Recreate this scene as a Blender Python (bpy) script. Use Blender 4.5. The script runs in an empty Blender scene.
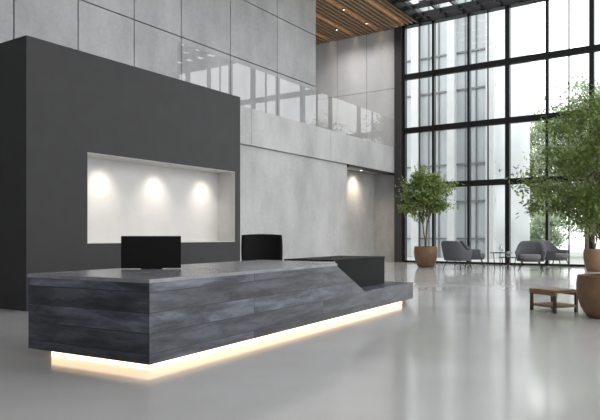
import bpy, bmesh, math, random
from mathutils import Vector, Matrix
random.seed(7)
C=bpy.context.scene.collection
bpy.context.scene.view_settings.view_transform='Standard'
H=1.35
# ---------------------------------------------------------------- materials
def newmat(name):
    m=bpy.data.materials.new(name); m.use_nodes=True
    nt=m.node_tree; b=nt.nodes['Principled BSDF']; return m,nt,b
def rgb(c): return (c[0],c[1],c[2],1)
def plain(name,col,rough=.5,metal=0,noise=0.0,scale=8,stretch=(1,1,1),bump=0,spec=.5):
    m,nt,b=newmat(name)
    b.inputs['Roughness'].default_value=rough; b.inputs['Metallic'].default_value=metal
    b.inputs['Specular IOR Level'].default_value=spec
    tc=nt.nodes.new('ShaderNodeTexCoord'); mp=nt.nodes.new('ShaderNodeMapping')
    mp.inputs['Scale'].default_value=stretch
    n=nt.nodes.new('ShaderNodeTexNoise'); n.inputs['Scale'].default_value=scale; n.inputs['Detail'].default_value=5
    r=nt.nodes.new('ShaderNodeValToRGB')
    r.color_ramp.elements[0].position=.3; r.color_ramp.elements[1].position=.7
    r.color_ramp.elements[0].color=rgb([max(0,c*(1-noise)) for c in col]); r.color_ramp.elements[1].color=rgb([min(1,c*(1+noise)) for c in col])
    nt.links.new(tc.outputs['Object'],mp.inputs[0]); nt.links.new(mp.outputs[0],n.inputs['Vector'])
    nt.links.new(n.outputs['Fac'],r.inputs[0]); nt.links.new(r.outputs[0],b.inputs['Base Color'])
    if bump:
        bp=nt.nodes.new('ShaderNodeBump'); bp.inputs['Strength'].default_value=bump; bp.inputs['Distance'].default_value=.02
        nt.links.new(n.outputs['Fac'],bp.inputs['Height']); nt.links.new(bp.outputs[0],b.inputs['Normal'])
    return m
def concrete(name,col,var=.12,rough=.55):
    m,nt,b=newmat(name); b.inputs['Roughness'].default_value=rough
    tc=nt.nodes.new('ShaderNodeTexCoord')
    n1=nt.nodes.new('ShaderNodeTexNoise'); n1.inputs['Scale'].default_value=.4; n1.inputs['Detail'].default_value=8; n1.inputs['Roughness'].default_value=.6
    n2=nt.nodes.new('ShaderNodeTexNoise'); n2.inputs['Scale'].default_value=9; n2.inputs['Detail'].default_value=4
    mp=nt.nodes.new('ShaderNodeMapping'); mp.inputs['Scale'].default_value=(1.6,1.6,.8)
    nt.links.new(tc.outputs['Object'],mp.inputs[0]); nt.links.new(mp.outputs[0],n1.inputs['Vector']); nt.links.new(tc.outputs['Object'],n2.inputs['Vector'])
    a=nt.nodes.new('ShaderNodeMath'); a.operation='MULTIPLY_ADD'; a.inputs[1].default_value=.2
    nt.links.new(n2.outputs['Fac'],a.inputs[0]); nt.links.new(n1.outputs['Fac'],a.inputs[2])
    r=nt.nodes.new('ShaderNodeValToRGB'); r.color_ramp.elements[0].position=.42; r.color_ramp.elements[1].position=.78
    r.color_ramp.elements[0].color=rgb([c*(1-var) for c in col]); r.color_ramp.elements[1].color=rgb([min(1,c*(1+var)) for c in col])
    nt.links.new(a.outputs[0],r.inputs[0]); nt.links.new(r.outputs[0],b.inputs['Base Color'])
    bp=nt.nodes.new('ShaderNodeBump'); bp.inputs['Strength'].default_value=.06; bp.inputs['Distance'].default_value=.01
    nt.links.new(n2.outputs['Fac'],bp.inputs['Height']); nt.links.new(bp.outputs[0],b.inputs['Normal'])
    return m
def emis(name,col,s):
    m,nt,b=newmat(name); b.inputs['Base Color'].default_value=rgb(col)
    b.inputs['Emission Color'].default_value=rgb(col); b.inputs['Emission Strength'].default_value=s
    return m
def glassmat(name,base=0.03,k=.8,tint=(1,1,1),rough=0.0):
    m=bpy.data.materials.new(name); m.use_nodes=True; nt=m.node_tree
    for n in list(nt.nodes): nt.nodes.remove(n)
    o=nt.nodes.new('ShaderNodeOutputMaterial'); t=nt.nodes.new('ShaderNodeBsdfTransparent'); g=nt.nodes.new('ShaderNodeBsdfGlossy')
    t.inputs[0].default_value=rgb(tint); g.inputs['Roughness'].default_value=rough; g.inputs['Color'].default_value=(1,1,1,1)
    f=nt.nodes.new('ShaderNodeLayerWeight'); f.inputs[0].default_value=.5
    p=nt.nodes.new('ShaderNodeMath'); p.operation='POWER'; p.inputs[1].default_value=4
    a=nt.nodes.new('ShaderNodeMath'); a.operation='MULTIPLY_ADD'; a.inputs[1].default_value=k; a.inputs[2].default_value=base
    x=nt.nodes.new('ShaderNodeMixShader')
    nt.links.new(f.outputs['Facing'],p.inputs[0]); nt.links.new(p.outputs[0],a.inputs[0]); nt.links.new(a.outputs[0],x.inputs[0]); nt.links.new(t.outputs[0],x.inputs[1]); nt.links.new(g.outputs[0],x.inputs[2])
    nt.links.new(x.outputs[0],o.inputs[0]); return m

M_conc=concrete('concrete_panel',(.345,.35,.355),.24)
M_conc_low=concrete('concrete_smooth',(.41,.41,.41),.20)
M_conc_end=concrete('concrete_end',(.52,.53,.54),.12)
M_dark=plain('charcoal_plaster',(.043,.043,.044),.65,noise=.06,scale=3,spec=.25)
M_joint=plain('joint_dark',(.03,.03,.03),.8)
M_niche=plain('niche_white',(.54,.533,.52),.6,noise=.03,scale=4)
M_black=plain('black_metal',(.008,.008,.009),.4,noise=.1,spec=.3)
M_blackmat=plain('black_satin',(.004,.004,.0045),.6,noise=.1,spec=.12)
M_led=emis('warm_led',(1,.70,.44),2.6)
M_glow=emis('warm_cove',(1,.72,.42),2.5)
M_glow2=emis('warm_slat_fill_glow',(1,.66,.36),7)  # glow for the strips added above the slats
M_spot=emis('warm_spot',(1,.82,.58),6)
M_wood=plain('oak_slat',(.29,.19,.11),.55,noise=.25,scale=3,stretch=(.6,8,8))
M_wood2=plain('oak_slat_bench',(.24,.15,.08),.5,noise=.3,scale=4,stretch=(1,10,10))
M_wood3=plain('dark_wood_leg',(.05,.034,.022),.55,noise=.3,scale=6)
M_glass=glassmat('window_glass',.02,.3,(.97,.985,.98))
M_rail=glassmat('balustrade_glass',.11,.0,(.97,.975,.975))
M_tglass=glassmat('table_glass',.1,.5,(.85,.9,.9))
M_fabric=plain('grey_boucle',(.09,.093,.10),.9,noise=.15,scale=40,bump=.2)
M_fabric2=plain('grey_cushion',(.16,.163,.17),.9,noise=.12,scale=40,bump=.2)
M_pot=plain('brown_planter',(.17,.10,.052),.5,noise=.2,scale=5,bump=.1)
M_soil=plain('soil',(.03,.02,.012),.95,noise=.4,scale=20,bump=.5)
M_bark=plain('bark',(.13,.09,.06),.85,noise=.35,scale=12,stretch=(3,3,.6),bump=.4)
M_grass=plain('outdoor_paving',(.5,.51,.48),.9,noise=.1,scale=.5)
M_ext=plain('facade_stone',(.54,.55,.555),.8,noise=.05,scale=1.2)
M_extg=plain('facade_glazing',(.43,.46,.475),.3,noise=.15,scale=.3)
M_extd=plain('facade_frame',(.17,.173,.176),.5,noise=.1)
M_screen=plain('screen',(.004,.004,.005),.15)
M_chrome=plain('chrome',(.6,.6,.6),.15,metal=1)
def leafmat(name,c1,c2,tr=.35):
    m,nt,b=newmat(name); b.inputs['Roughness'].default_value=.55
    g=nt.nodes.new('ShaderNodeTexCoord'); n=nt.nodes.new('ShaderNodeTexNoise'); n.inputs['Scale'].default_value=6
    r=nt.nodes.new('ShaderNodeValToRGB'); r.color_ramp.elements[0].position=.35; r.color_ramp.elements[1].position=.65
    r.color_ramp.elements[0].color=rgb(c1); r.color_ramp.elements[1].color=rgb(c2)
    nt.links.new(g.outputs['Object'],n.inputs['Vector']); nt.links.new(n.outputs['Fac'],r.inputs[0]); nt.links.new(r.outputs[0],b.inputs['Base Color'])
    t=nt.nodes.new('ShaderNodeBsdfTranslucent'); nt.links.new(r.outputs[0],t.inputs[0])
    x=nt.nodes.new('ShaderNodeMixShader'); x.inputs[0].default_value=tr
    o=nt.nodes['Material Output']; nt.links.new(b.outputs[0],x.inputs[1]); nt.links.new(t.outputs[0],x.inputs[2]); nt.links.new(x.outputs[0],o.inputs[0])
    return m
M_leaf=leafmat('leaf_green',(.135,.195,.055),(.30,.38,.13),.5)
M_leaf_out=leafmat('leaf_outdoor_hazed',(.36,.44,.29),(.50,.57,.41))  # greens kept pale: outdoor haze is painted into the leaf colour
# floor
m,nt,b=newmat('polished_concrete'); M_floor=m
tc=nt.nodes.new('ShaderNodeTexCoord'); n=nt.nodes.new('ShaderNodeTexNoise'); n.inputs['Scale'].default_value=.7; n.inputs['Detail'].default_value=4
r=nt.nodes.new('ShaderNodeValToRGB'); r.color_ramp.elements[0].position=.3; r.color_ramp.elements[1].position=.7
r.color_ramp.elements[0].color=(.49,.486,.478,1); r.color_ramp.elements[1].color=(.55,.546,.538,1)
nt.links.new(tc.outputs['Object'],n.inputs['Vector']); nt.links.new(n.outputs['Fac'],r.inputs[0]); nt.links.new(r.outputs[0],b.inputs['Base Color'])
rr=nt.nodes.new('ShaderNodeMapRange'); rr.inputs['To Min'].default_value=.09; rr.inputs['To Max'].default_value=.15
nt.links.new(n.outputs['Fac'],rr.inputs[0]); nt.links.new(rr.outputs[0],b.inputs['Roughness']); b.inputs['Specular IOR Level'].default_value=.65
# desk stone
m,nt,b=newmat('slate_stone'); M_stone=m
tc=nt.nodes.new('ShaderNodeTexCoord'); sp=nt.nodes.new('ShaderNodeSeparateXYZ'); nt.links.new(tc.outputs['Object'],sp.inputs[0])
ad=nt.nodes.new('ShaderNodeMath'); ad.operation='SUBTRACT'; nt.links.new(sp.outputs[0],ad.inputs[0]); nt.links.new(sp.outputs[1],ad.inputs[1])
cb=nt.nodes.new('ShaderNodeCombineXYZ'); nt.links.new(ad.outputs[0],cb.inputs[0]); nt.links.new(sp.outputs[2],cb.inputs[1])
br=nt.nodes.new('ShaderNodeTexBrick'); br.inputs['Scale'].default_value=1; br.inputs['Brick Width'].default_value=3.6; br.inputs['Row Height'].default_value=.2
br.inputs['Mortar Size'].default_value=.0045; br.inputs['Color1'].default_value=(.6,.6,.6,1); br.inputs['Color2'].default_value=(1.65,1.65,1.65,1); br.inputs['Mortar'].default_value=(.15,.15,.15,1)
nt.links.new(cb.outputs[0],br.inputs['Vector'])
vm=nt.nodes.new('ShaderNodeVectorMath'); vm.operation='MULTIPLY_ADD'; vm.inputs[1].default_value=(3,3,3)
nt.links.new(br.outputs['Color'],vm.inputs[0]); nt.links.new(cb.outputs[0],vm.inputs[2])
mp=nt.nodes.new('ShaderNodeMapping'); mp.inputs['Scale'].default_value=(1.0,4.8,1); mp.inputs['Rotation'].default_value=(0,0,.07); nt.links.new(vm.outputs[0],mp.inputs[0])
n=nt.nodes.new('ShaderNodeTexNoise'); n.inputs['Scale'].default_value=1.4; n.inputs['Detail'].default_value=10; n.inputs['Roughness'].default_value=.65; n.inputs['Distortion'].default_value=.3
nt.links.new(mp.outputs[0],n.inputs['Vector'])
r=nt.nodes.new('ShaderNodeValToRGB'); e=r.color_ramp.elements; e[0].position=.38; e[0].color=(.010,.012,.018,1); e[1].position=.70; e[1].color=(.115,.126,.155,1)
k=e.new(.50); k.color=(.040,.046,.061,1)
nt.links.new(n.outputs['Fac'],r.inputs[0])
mx=nt.nodes.new('ShaderNodeMix'); mx.data_type='RGBA'; mx.blend_type='MULTIPLY'; mx.inputs[0].default_value=1
nt.links.new(r.outputs[0],mx.inputs[6]); nt.links.new(br.outputs['Color'],mx.inputs[7]); nt.links.new(mx.outputs[2],b.inputs['Base Color'])
b.inputs['Roughness'].default_value=.34
M_top=plain('slate_top',(.19,.197,.212),.27,noise=.25,scale=2.5)

# ---------------------------------------------------------------- mesh helpers
def mk(name,verts,faces,mat,parent=None,loc=(0,0,0),rotz=0,smooth=False,bevel=0,**props):
    me=bpy.data.meshes.new(name); me.from_pydata(verts,[],faces); me.update()
    bm=bmesh.new(); bm.from_mesh(me); bmesh.ops.recalc_face_normals(bm,faces=bm.faces); bm.to_mesh(me); bm.free()
    if smooth:
        for p in me.polygons: p.use_smooth=True
    me.materials.append(mat)
    o=bpy.data.objects.new(name,me); C.objects.link(o); o.location=loc; o.rotation_euler=(0,0,rotz)
    if parent: o.parent=parent
    if bevel:
        bv=o.modifiers.new('bevel','BEVEL'); bv.width=bevel; bv.segments=3; bv.limit_method='ANGLE'
    for k,v in props.items(): o[k]=v
    return o
def bx(boxes):
    V=[];F=[]
    for (x0,x1,y0,y1,z0,z1) in boxes:
        b=len(V)
        V+=[(x0,y0,z0),(x1,y0,z0),(x1,y1,z0),(x0,y1,z0),(x0,y0,z1),(x1,y0,z1),(x1,y1,z1),(x0,y1,z1)]
        F+=[tuple(b+i for i in f) for f in ((0,3,2,1),(4,5,6,7),(0,1,5,4),(1,2,6,5),(2,3,7,6),(3,0,4,7))]
    return V,F
def boxes(name,bl,mat,**k):
    V,F=bx(bl); return mk(name,V,F,mat,**k)
def lathe(name,prof,mat,seg=40,**k):
    V=[];F=[]
    for (r,z) in prof:
        for i in range(seg):
            a=2*math.pi*i/seg; V.append((r*math.cos(a),r*math.sin(a),z))
    for j in range(len(prof)-1):
        for i in range(seg):
            a=j*seg+i; b=j*seg+(i+1)%seg; F.append((a,b,b+seg,a+seg))
    F.append(tuple(range(seg))[::-1]); F.append(tuple((len(prof)-1)*seg+i for i in range(seg)))
    return mk(name,V,F,mat,smooth=k.pop('smooth',True),**k)
def tubes(paths,seg=8):
    V=[];F=[]
    for pts,rad in paths:
        base=len(V); n=len(pts)
        pts=[Vector(p) for p in pts]
        for j,p in enumerate(pts):
            d=(pts[min(j+1,n-1)]-pts[max(j-1,0)]).normalized()
            a=d.cross(Vector((0.13,.98,.1))); 
            if a.length<.1: a=d.cross(Vector((1,0,0)))
            a.normalize(); c=d.cross(a)
            rj=rad[j] if hasattr(rad,'__len__') else rad
            for i in range(seg):
                t=2*math.pi*i/seg; V.append(tuple(p+a*rj*math.cos(t)+c*rj*math.sin(t)))
        for j in range(n-1):
            for i in range(seg):
                q=base+j*seg+i; w=base+j*seg+(i+1)%seg; F.append((q,w,w+seg,q+seg))
        F.append(tuple(base+i for i in range(seg))); F.append(tuple(base+(n-1)*seg+i for i in range(seg)))
    return V,F
def tube(name,paths,mat,seg=8,**k):
    V,F=tubes(paths,seg); return mk(name,V,F,mat,smooth=True,**k)
def empty(name,loc,rotz=0,**props):
    o=bpy.data.objects.new(name,None); C.objects.link(o); o.location=loc; o.rotation_euler=(0,0,rotz); o.empty_display_size=.2
    for k,v in props.items(): o[k]=v
    return o
def prism(prof,y0,y1):
    n=len(prof); V=[(x,y0,z) for x,z in prof]+[(x,y1,z) for x,z in prof]
    F=[tuple(range(n)),tuple(range(2*n-1,n-1,-1))]+[(i,i+n,(i+1)%n+n,(i+1)%n) for i in range(n)]
    return V,F
def prismz(poly,z0,z1):
    n=len(poly); V=[(x,y,z0) for x,y in poly]+[(x,y,z1) for x,y in poly]
    F=[tuple(range(n-1,-1,-1)),tuple(range(n,2*n))]+[(i,(i+1)%n,(i+1)%n+n,i+n) for i in range(n)]
    return V,F
def dup(root,loc,rotz,**props):
    n=root.copy(); C.objects.link(n); n.location=loc; n.rotation_euler=(0,0,rotz)
    for k,v in props.items(): n[k]=v
    for ch in list(root.children):
        c=ch.copy(); C.objects.link(c); c.parent=n
        for g in list(ch.children):
            h=g.copy(); C.objects.link(h); h.parent=c
    return n
S=dict(kind='structure')

# ---------------------------------------------------------------- room shell
WX=29.6; WY=13.9; CZ=12.1
boxes('floor',[(-8,WX+.1,-6.2,19.4,-.2,0)],M_floor,**S)
def panels(name,xs,zs,y0,y1,mat,back=True,gap=.018,**k):
    bl=[]
    for i in range(len(xs)-1):
        for j in range(len(zs)-1):
            bl.append((xs[i]+gap,xs[i+1]-gap,y0,y1,zs[j]+gap*(j>0),zs[j+1]-gap))
    return boxes(name,bl,mat,bevel=.004,**k)
RX=24.6  # recess start
panels('wall_lower',[-8,6,12.6,16.2,RX+.02],[0,4.6],WY+.12,WY+.3,M_conc_low,**S)
boxes('wall_lower_core',[(-8,RX,WY+.28,WY+.6,0,4.6)],M_joint,**S)
boxes('wall_recess',[(RX-.1,WX,WY+1.3,WY+1.5,0,4.6),(RX-.05,RX+.0,WY+.3,WY+1.3,0,4.6)],M_conc_low,**S)
panels('wall_mezzanine_fascia',[-8,6,17.5,23.0,WX],[4.6,5.9],WY,WY+.2,M_conc_low,gap=.008,**S)
boxes('floor_mezzanine',[(-8,WX,WY+.19,19.2,4.62,5.88)],M_conc_low,**S)
boxes('trim_1',[(RX,WX,WY+.02,WY+.3,4.50,4.6)],M_black,**S)
xs=[-8,-4,-1,1,3.0,5.2,7.2,9.0,10.9,12.9,14.9,17.4,20.3,23.2]; zs=[5.9,7.95,10.2,12.1]
panels('wall_upper',xs,zs,14.8,14.95,M_conc,**S)
boxes('wall_upper_core',[(-8,23.17,14.93,19.2,5.88,CZ+.3)],M_joint,**S)
bl=[]
for (a,bb) in ((WY,15.6),(15.6,17.4),(17.4,19.2)):
    for (c,d) in ((5.9,9.0),(9.0,12.1)):
        bl.append((WX-.12,WX,a+.012,bb-.012,c+.01,d-.01))
boxes('wall_end',bl,M_conc_end,bevel=.004,**S)
boxes('wall_end_core',[(WX-.02,WX+.2,WY,19.4,0,CZ+.3),(23.1,WX,19.1,19.4,5.8,CZ+.3)],M_conc,**S)
boxes('wall_rear_blocker',[(-8.2,-8,-6.2,15,0,CZ+.3)],M_conc,**S)  # unseen wall added behind the camera to cut light from the rear
boxes('ceiling_solid',[(-8,9,-6.2,12.5,CZ,CZ+.3)],M_conc_low,**S)
# wooden slatted ceiling
bl=[]; y=12.6; 
while y<19.1:
    bl.append((6,WX-.13,y,y+.10,CZ,CZ+.24)); y+=.25
boxes('ceiling_slats',bl,M_wood,**S)
boxes('ceiling_backing',[(-8,WX,12.55,19.3,CZ+.42,CZ+.5),(-8,WX,12.47,12.56,CZ-.05,CZ+.5)],M_blackmat,**S)
# glazed grid ceiling
bl=[]; x=9
while x<WX: 
    bl.append((x,x+.12,-6,12.45,CZ+.0,CZ+.22)); x+=1.15
y=-6
while y<12.4:
    bl.append((9,WX,y,y+.10,CZ+.0,CZ+.2)); y+=.9
boxes('ceiling_grid',bl,M_black,**S)
bl=[]; x=9.6
while x<WX:
    bl.append((x,x+.06,-6,12.45,CZ+.9,CZ+1.0)); x+=1.3
y=-5.6
while y<12.4:
    bl.append((9,WX,y,y+.06,CZ+.9,CZ+1.0)); y+=1.0
boxes('ceiling_truss',bl,M_black,**S)
# window wall
bays=[13.55,11.9,10.1,8.3,6.5,4.7,2.9,1.1,-.7,-2.5,-4.3,-6.1]
hz=[0.0,3.75,6.6,9.35,12.1]
boxes('trim_2',[(WX-.3,WX+.1,13.5,WY+.0,0,CZ)],M_dark,**S)
boxes('trim_3',[(WX-.3,WX+.15,-6.2,13.5,CZ-.05,CZ+.4)],M_black,**S)
for i in range(len(bays)-1):
    a,bb=bays[i+1],bays[i]
    t=.20 if i in (0,3,5,8) else .12
    bl=[(WX-.2,WX+.06,bb-t,bb,0,CZ),]
    if i%2==0:
        mid=(a+bb-t)/2
        bl.append((WX-.09,WX+.04,mid-.022,mid+.022,0,CZ))
    for z in hz[:-1]:
        h=.28 if z>0 else .10
        bl.append((WX-.16,WX+.05,a,bb-t,z,z+h))
    w=boxes('window_%d'%(i+1),bl,M_black,**S)
    mk('glass_pane',[(WX-.01,a,.1),(WX-.01,bb-t,.1),(WX-.01,bb-t,CZ),(WX-.01,a,CZ)],[(0,1,2,3)],M_glass,parent=w)
for i in range(6):
    a=-6+i*5.93; bb=a+5.93
    bl=[(a,a+.12,-6.2,-6.0,0,CZ)]
    for z in (0,3.75,6.7,9.5): bl.append((a+.12,bb,-6.18,-6.04,z,z+.1))
    boxes('window_%d'%(i+20),bl,M_black,**S)

# feature block with niche
BY=10.3
X0,X1=6.5,12.5; nx0,nx1,nz0,nz1=7.8,12.3,1.2,3.0; BT=4.95
bl=[(X0,nx0,BY,13.0,0,BT),(nx1,X1,BY,13.0,0,BT),(nx0,nx1,BY,13.0,0,nz0),(nx0,nx1,BY,13.0,nz1,BT),(nx0,nx1,BY+.6,13.0,nz0,nz1)]
fb=boxes('wall_feature_block',bl,M_dark,**S)
e=.012
boxes('wall_feature_niche',[(nx0,nx1,BY+.58,BY+.6,nz0,nz1),(nx0,nx0+e,BY+.01,BY+.6,nz0,nz1),(nx1-e,nx1,BY+.01,BY+.6,nz0,nz1),(nx0,nx1,BY+.01,BY+.6,nz0,nz0+e),(nx0,nx1,BY+.01,BY+.6,nz1-e,nz1)],M_niche,**S)
for i,xx in enumerate((8.55,10.08,11.68)):
    f=empty('recessed_downlight',(xx,BY+.10,nz1-e),label='small round recessed downlight in the niche soffit',category='light',group='niche downlights')
    lathe('trim_ring',[(.03,-.006),(.055,-.008),(.06,0),(.03,0)],M_chrome,seg=24,parent=f)
    lathe('lens',[(.03,-.003),(.03,0)],M_spot,seg=24,parent=f)
    ld=bpy.data.lights.new('spot','SPOT'); ld.energy=62; ld.color=(1,.90,.77); ld.spot_size=math.radians(92); ld.spot_blend=1; ld.shadow_soft_size=.16
    lo=bpy.data.objects.new('lamp',ld); C.objects.link(lo); lo.parent=f; lo.location=(0,0,-.05); lo.rotation_euler=(math.radians(30),0,0)

# recess light
f=empty('recessed_downlight',(27.3,WY+.85,4.6),label='warm round downlight under the mezzanine soffit',category='light')
lathe('lens',[(.05,.0),(.05,.01)],M_spot,seg=24,parent=f)
ld=bpy.data.lights.new('spot','SPOT'); ld.energy=300; ld.color=(1,.82,.60); ld.spot_size=math.radians(150); ld.spot_blend=1; ld.shadow_soft_size=.3
lo=bpy.data.objects.new('lamp',ld); C.objects.link(lo); lo.parent=f; lo.location=(0,0,-.12)
for q in range(4):
    yy=12.6+.25*(2+q*6)+.12
    boxes('added_slat_glow_strip',[(16,WX-.4,yy,yy+.10,CZ+.28,CZ+.32)],M_glow2,label='warm glowing strip added above the wooden ceiling slats to brighten them',category='light',group='added slat ceiling glow strips')  # strips added over the gaps to warm and brighten the slats
for xx,yy in ((25.6,14.77),(27.9,14.77),(25.6,16.52),(27.9,16.52)):
    f=empty('ceiling_spotlight',(xx,yy,CZ),label='small warm spotlight set between wooden ceiling slats',category='light',group='slat ceiling spotlights')
    lathe('housing',[(.04,-.03),(.05,0),(.05,.12),(.02,.3)],M_black,seg=20,parent=f)
    lathe('lens',[(.035,-.036),(.035,-.03)],M_spot,seg=20,parent=f)
    ld=bpy.data.lights.new('spot','SPOT'); ld.energy=240; ld.color=(1,.97,.93); ld.spot_size=math.radians(150); ld.spot_blend=1
    lo=bpy.data.objects.new('lamp',ld); C.objects.link(lo); lo.parent=f; lo.location=(0,0,-.06)

# glass balustrade : individual panels
gx=[13.9,17.2,20.4,23.6,26.6,WX-.15]
for i in range(5):
    g=empty('glass_balustrade',((gx[i]+gx[i+1])/2,WY+.07,5.9),label='frameless clear glass balustrade panel on mezzanine edge',category='balustrade',group='mezzanine balustrade panels')
    hw=(gx[i+1]-gx[i])/2-.004
    mk('glass_pane',[(-hw,0,0),(hw,0,0),(hw,0,1.5),(-hw,0,1.5)],[(0,1,2,3)],M_rail,parent=g)
    boxes('base_channel',[(-hw,hw,-.02,.02,0,.03)],M_conc_low,parent=g)

# ---------------------------------------------------------------- reception desk
a=math.radians(4)
desk=empty('reception_desk',(4.18,4.58,0),a,label='long dark slate reception desk with stepped slanted end and glowing base',category='desk')
V,F=prism([(0,.1),(7.46,.1),(7.46,.42),(5.1,.42),(4.05,.89),(0,.89)],0,.35)
mk('front_panel',V,F,M_stone,parent=desk,label='slate clad front with slanted step')
V,F=bx([(0,4.69,.351,1.81,.1,.89),(4.69,7.46,.351,1.81,.1,.42)])
mk('body',V,F,M_stone,parent=desk)
V,F=prismz([(-.01,-.01),(4.05,-.01),(4.0,.35),(4.69,.35),(4.69,1.82),(-.01,1.82)],.89,.93)
mk('countertop',V,F,M_top,parent=desk,bevel=.004,label='smooth grey stone countertop')
boxes('plinth',[(.20,7.26,.20,1.61,0,.1)],M_conc_low,parent=desk)
boxes('light_strip',[(.17,7.29,.17,.19,.002,.0995),(.17,7.29,1.62,1.64,.002,.0995),(.17,.19,.19,1.62,.002,.0995),(7.27,7.29,.19,1.62,.002,.0995)],M_led,parent=desk,label='warm glowing strip under the desk')
def dl(t,w,z): 
    return (4.18+t*math.cos(a)-w*math.sin(a),4.58+t*math.sin(a)+w*math.cos(a),z)
pc=empty('counter_cabinet',dl(4.72,.40,.42),a,label='black satin box cabinet standing on the low desk end',category='cabinet')
boxes('body',[(0,2.22,0,.95,0,.50)],M_blackmat,parent=pc,bevel=.004)
boxes('top_panel',[(-.01,2.23,-.01,.96,.50,.53)],M_blackmat,parent=pc,bevel=.004)

# monitor
mo=empty('computer_monitor',dl(1.40,1.30,.93),math.radians(-46),label='wide black computer monitor seen from behind on the desk',category='monitor')
boxes('housing',[(-.37,.37,-.02,.02,.012,.42)],M_blackmat,parent=mo,bevel=.006)
boxes('screen',[(-.36,.36,.02,.024,.03,.41)],M_screen,parent=mo)
boxes('neck',[(-.035,.035,.024,.055,.01,.25)],M_blackmat,parent=mo,bevel=.004)
boxes('foot',[(-.13,.13,-.01,.16,0,.011)],M_blackmat,parent=mo,bevel=.003)

# office chair
oc=empty('office_chair',dl(5.7,2.45,0),math.radians(-50),label='black leather office chair with curved backrest behind desk',category='chair')
V=[];F=[];nu,nv=12,12
for s in (0,1):
    for j in range(nv+1):
        for i in range(nu+1):
            u=i/nu*2-1; v=j/nv
            w=.43*(1-.06*(v**3))*(1-.12*(1-v)**2)
            V.append((u*w,.30+.16*v-.10*u*u+s*.06, .55+v*.84-.02*u*u*v))
W=(nu+1)*(nv+1)
for j in range(nv):
    for i in range(nu):
        q=j*(nu+1)+i; F.append((q,q+1,q+nu+2,q+nu+1)); F.append((W+q,W+q+nu+1,W+q+nu+2,W+q+1))
for i in range(nu):
    F.append((i,i+1,W+i+1,W+i)); q=nv*(nu+1)+i; F.append((q,q+1,W+q+1,W+q))
for j in range(nv):
    q=j*(nu+1); F.append((q,q+nu+1,W+q+nu+1,W+q)); q+=nu; F.append((q,q+nu+1,W+q+nu+1,W+q))
mk('backrest',V,F,M_blackmat,parent=oc,smooth=True)
boxes('seat',[(-.3,.3,-.28,.3,.46,.56)],M_blackmat,parent=oc,bevel=.04)
tube('gas_column',[([(0,0,.1),(0,0,.47)],.03)],M_chrome,parent=oc)
for s in (-1,1):
    tube('armrest',[([(s*.31,.2,.52),(s*.34,.18,.74),(s*.34,-.15,.74)],.02)],M_blackmat,parent=oc)
for kx in range(5):
    an=kx*2*math.pi/5
    tube('base_leg',[([(0,0,.12),(.32*math.cos(an),.32*math.sin(an),.075)],[.028,.018])],M_blackmat,parent=oc)
    tube('caster',[([(.32*math.cos(an)-.02,.32*math.sin(an),.033),(.32*math.cos(an)+.02,.32*math.sin(an),.033)],.033)],M_blackmat,seg=14,parent=oc)

# ---------------------------------------------------------------- potted trees
def leaves(centers,n,spread,size,rng):
    V=[];F=[]
    for _ in range(n):
        c,sc=rng.choice(centers)
        p=Vector((rng.gauss(0,spread*sc),rng.gauss(0,spread*sc),rng.gauss(0,spread*sc*.7)))+c
        d=Vector((rng.uniform(-1,1),rng.uniform(-1,1),rng.uniform(-.9,.5))).normalized()
        s=d.cross(Vector((rng.uniform(-.4,.4),rng.uniform(-.4,.4),1))).normalized()
        nn=d.cross(s)
        L=size*rng.uniform(.7,1.3); w=L*.24
        b=len(V)
        V+=[tuple(p),tuple(p+d*L*.45+s*w+nn*.1*L),tuple(p+d*L),tuple(p+d*L*.45-s*w+nn*.1*L)]
        F+=[(b,b+1,b+2),(b,b+2,b+3)]
    return V,F
def tree_parts(root,z0,trunk_top,cz,rx,rz,nc,nl,spread,size,seed,tr=.05,mleaf=None,stems=3):
    rng=random.Random(seed)
    cs=[]
    while len(cs)<nc:
        p=Vector((rng.uniform(-1,1),rng.uniform(-1,1),rng.uniform(-1,1)))
        if p.length>1 or p.length<.3: continue
        wz=1.0-.3*max(0,p.z)
        cs.append((Vector((p.x*rx*wz,p.y*rx*wz,cz+p.z*rz)),rng.uniform(.6,1.15)))
    paths=[]; tops=[]
    for s in range(stems):
        an=s*2*math.pi/stems+rng.uniform(-.4,.4); sp=.12*rx
        pts=[Vector((tr*.8*math.cos(an),tr*.8*math.sin(an),z0))]
        for k in range(1,6):
            f=k/5; pts.append(Vector((math.cos(an)*sp*f*1.3+rng.uniform(-.02,.02)*rx,math.sin(an)*sp*f*1.3+rng.uniform(-.02,.02)*rx,z0+(trunk_top-z0)*f)))
        paths.append((pts,[tr*(1-.5*k/5) for k in range(6)])); tops.append(pts)
    for c,_ in cs:
        st=rng.choice(tops); k=rng.choice((3,4,5,5)); p0=st[k]
        if c.z<p0.z: p0=st[3]
        mid=p0.lerp(c,.5)+Vector((rng.uniform(-.06,.06)*rx,rng.uniform(-.06,.06)*rx,.1*rz))
        paths.append(([p0,mid,c],[tr*.4,tr*.22,tr*.08]))
    tube('trunk',paths,M_bark,seg=7,parent=root)
    V,F=leaves(cs,nl,spread,size,rng)
    f=mk('foliage',V,F,mleaf or M_leaf,parent=root)
def pot(root,r,h):
    lathe('pot',[(r*.58,0),(r*.68,.02),(r*.88,h*.25),(r*1.0,h*.55),(r*1.02,h*.78),(r*.98,h*.97),(r*.97,h),(r*.88,h),(r*.88,h*.88)],M_pot,parent=root)
    lathe('soil',[(r*.87,h*.87),(r*.87,h*.9),(.01,h*.93)],M_soil,parent=root,smooth=False)
t1=empty('potted_tree',(25.5,10.6,0),label='slender leafy green tree in brown round planter by window',category='potted plant')
pot(t1,.5,.90); tree_parts(t1,.81,2.5,3.3,1.22,1.08,60,5600,.18,.17,3,tr=.036)
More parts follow.
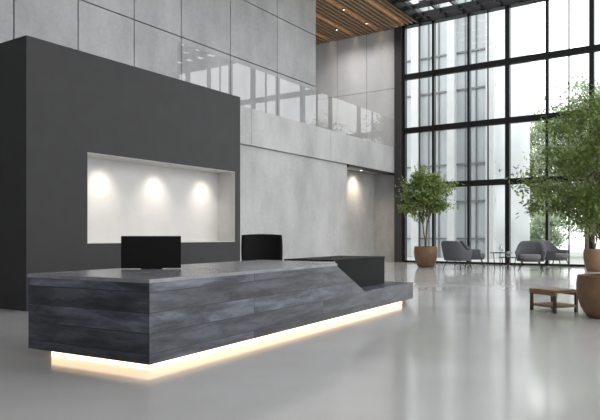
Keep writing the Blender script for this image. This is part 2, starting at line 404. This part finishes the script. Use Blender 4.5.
t2=empty('potted_tree',(11.4,1.54,0),.6,label='large leafy green tree in wide brown planter beside wooden bench',category='potted plant')
pot(t2,.47,.70); tree_parts(t2,.62,1.7,2.45,1.3,1.25,110,13000,.135,.092,11,tr=.024,stems=4)
t3=empty('potted_tree',(25.9,3.95,0),label='small green plant in brown planter near window',category='potted plant')
pot(t3,.38,.85); tree_parts(t3,.76,1.3,1.8,.6,.6,20,900,.14,.13,5,tr=.03)

# ---------------------------------------------------------------- armchairs
def armchair(loc,rot,**p):
    ch=empty('armchair',loc,rot,**p)
    V=[];F=[]; n=32; prof=[]
    def se(v): return math.copysign(abs(v)**.75,v)
    for i in range(n+1):
        th=math.pi*(-.12+1.24*i/n)
        cx=se(math.cos(th)); sy=se(math.sin(th))
        x=cx*.45; y=sy*.40
        bk=max(0,math.sin(th)); g=min(1,max(0,(bk-.1)/.8)); g=g*g*(3-2*g)
        top=.60+.30*g
        lean=.09*g
        prof.append([(x*.9,y*.9,.28),(x+cx*.02,y+sy*.02+lean,top-.02),(x-cx*.04,y-sy*.04+lean,top+.01),(x-cx*.10,y-sy*.10+lean*.9,top-.03),(x*.9-cx*.07,y*.9-sy*.07,.28)])
    for pr in prof: V+=pr
    for i in range(n):
        for j in range(5):
            F.append((i*5+j,i*5+(j+1)%5,(i+1)*5+(j+1)%5,(i+1)*5+j))
    F.append((0,1,2,3,4)); F.append(tuple(n*5+j for j in range(5)))
    mk('backrest_shell',V,F,M_fabric,parent=ch,smooth=True,bevel=.015)
    ring=[2*math.pi*k/28 for k in range(28)]
    V,F=prismz([(.32*se(math.cos(t)),.33*se(math.sin(t))-.03) for t in ring],.351,.49)
    mk('seat_cushion',V,F,M_fabric2,parent=ch,bevel=.04)
    V,F=prismz([(.32*se(math.cos(t)),.31*se(math.sin(t))-.01) for t in ring],.27,.35)
    mk('seat_base',V,F,M_fabric,parent=ch,bevel=.01)
    for sx,sy in ((-1,-1),(1,-1),(-1,1),(1,1)):
        tube('leg',[([(sx*.24,sy*.22,.28),(sx*.34,sy*.32,0)],[.018,.011])],M_black,parent=ch)
    ch.scale=(1.25,1.25,1.28)
    return ch
A=armchair((24.6,8.85,0),math.radians(75),label='grey upholstered lounge armchair with wraparound back beside potted tree',category='armchair',group='window lounge armchairs')
dup(A,(26.4,8.75,0),math.radians(20),label='grey upholstered lounge armchair beside glass side table')
dup(A,(25.3,6.15,0),math.radians(-80),label='grey upholstered lounge armchair facing the glass tables')
dup(A,(27.3,5.60,0),math.radians(-15),label='grey upholstered lounge armchair close to the window')
def table(loc,r,h,lab):
    t=empty('side_table',loc,0,label=lab,category='table',group='glass side tables')
    lathe('tabletop',[(r,h-.02),(r,h)],M_tglass,seg=36,parent=t,smooth=False)
    tube('rim',[([(r*math.cos(k*math.pi/18),r*math.sin(k*math.pi/18),h-.02) for k in range(37)],.018)],M_black,parent=t)
    for k in range(3):
        an=k*2.09+.4
        tube('leg',[([(r*.85*math.cos(an),r*.85*math.sin(an),h-.03),(r*.7*math.cos(an),r*.7*math.sin(an),0)],.018)],M_black,parent=t)
    return t
table((26.7,7.7,0),.45,.66,'round glass side table with thin metal legs')
table((25.8,7.15,0),.36,.5,'lower round glass side table with metal legs')
gm=glassmat('vase_glass',.2,.5,(.8,.85,.85))
lathe('glass_vase',[(.07,.66),(.09,.72),(.10,.84),(.05,.96),(.06,1.02)],gm,seg=24,loc=(26.7,7.7,0),label='small clear glass vase on the round side table',category='vase')
lathe('glass_vase',[(.06,.5),(.08,.56),(.08,.66),(.05,.72)],gm,seg=24,loc=(25.8,7.15,0),label='short clear glass vase on the lower side table',category='vase')

# wooden bench
be=empty('slatted_bench',(11.85,2.48,0),math.radians(-34),label='low slatted brown wood bench with lower shelf and dark legs',category='bench')
L,Wd,hh=.58,.62,.40
for k in range(7):
    y0=-Wd/2+k*(Wd/6.85)
    boxes('slat',[(-L/2,L/2,y0,y0+.062,hh-.05,hh)],M_wood2,parent=be,bevel=.004)
for sx in (-1,1):
    boxes('crossbar',[(min(sx*(L/2-.02),sx*(L/2-.07)),max(sx*(L/2-.02),sx*(L/2-.07)),-Wd/2,Wd/2,hh-.10,hh-.051)],M_wood2,parent=be)
    for sy in (-1,1):
        cx=sx*(L/2-.045); cy=sy*(Wd/2-.03)
        boxes('leg',[(cx-.022,cx+.022,cy-.022,cy+.022,0,hh-.101)],M_wood3,parent=be)
for k in range(7):
    y0=-Wd/2+k*(Wd/6.85)
    boxes('shelf_slat',[(-L/2+.0,L/2-.0,y0,y0+.062,.09,.13)] if 0<k<6 else [(-L/2+.071,L/2-.071,y0,y0+.062,.09,.13)],M_wood2,parent=be)

# ---------------------------------------------------------------- exterior
boxes('ground_outside',[(WX+.2,110,-60,70,-.3,-.08)],M_grass,**S)
bd=empty('office_building',(38.5,11.6,-.08),label='pale glass and stone office building with dark frames',category='building')
boxes('glazing',[(.6,9,0,26,0,24)],M_extg,parent=bd)
y=0; k=0
while y<25:
    boxes('pilaster',[(.1,.6,y,y+.5,0,24)],M_ext,parent=bd)
    for q in (1.2,1.9):
        boxes('mullion',[(.5,.6,y+q,y+q+.06,0,24)],M_extd,parent=bd)
    y+=2.5; k+=1
for z in (1.2,3.6,6.0,8.4,10.8,13.2,15.6,18,20.4):
    boxes('floor_band',[(.48,.6,0,26,z,z+.11)],M_extd,parent=bd)
for i,(xx,yy,hh,sd) in enumerate(((45,7.3,12.5,21),(60,14.0,14,22),(46,-.8,12,23))):
    tr=empty('tree',(xx,yy,-.08),label='green leafy tree standing outside the glazing, haze painted into its leaves',category='tree',group='outdoor trees')
    tree_parts(tr,0,hh*.35,hh*.54,hh*.20,hh*.42,70,12000,hh*.06,.36,sd,tr=.14,mleaf=M_leaf_out,stems=2)
for i,(xx,yy,sd) in enumerate(((54,12.0,31),(56,6.5,32),(56,1.2,33),(68,19.5,34))):
    tr=empty('shrub',(xx,yy,-.08),label='rounded green shrub outside the glazing, haze painted into its leaves',category='shrub',group='outdoor shrubs')
    tree_parts(tr,0,.8,1.8,1.45,1.4,30,3500,.35,.3,sd,tr=.05,mleaf=M_leaf_out,stems=3)

# ---------------------------------------------------------------- world
w=bpy.data.worlds.new('World'); bpy.context.scene.world=w; w.use_nodes=True
bg=w.node_tree.nodes['Background']; bg.inputs[0].default_value=(.98,.988,1,1); bg.inputs[1].default_value=2.75

# ---------------------------------------------------------------- camera
cd=bpy.data.cameras.new('camera'); cam=bpy.data.objects.new('camera',cd); C.objects.link(cam)
cd.sensor_width=36; cd.lens=36*622/600; cd.shift_y=(236-210)/600; cd.clip_end=500
cam.location=(0,0,H); cam.rotation_euler=(math.radians(90),0,math.radians(-56))
bpy.context.scene.camera=cam
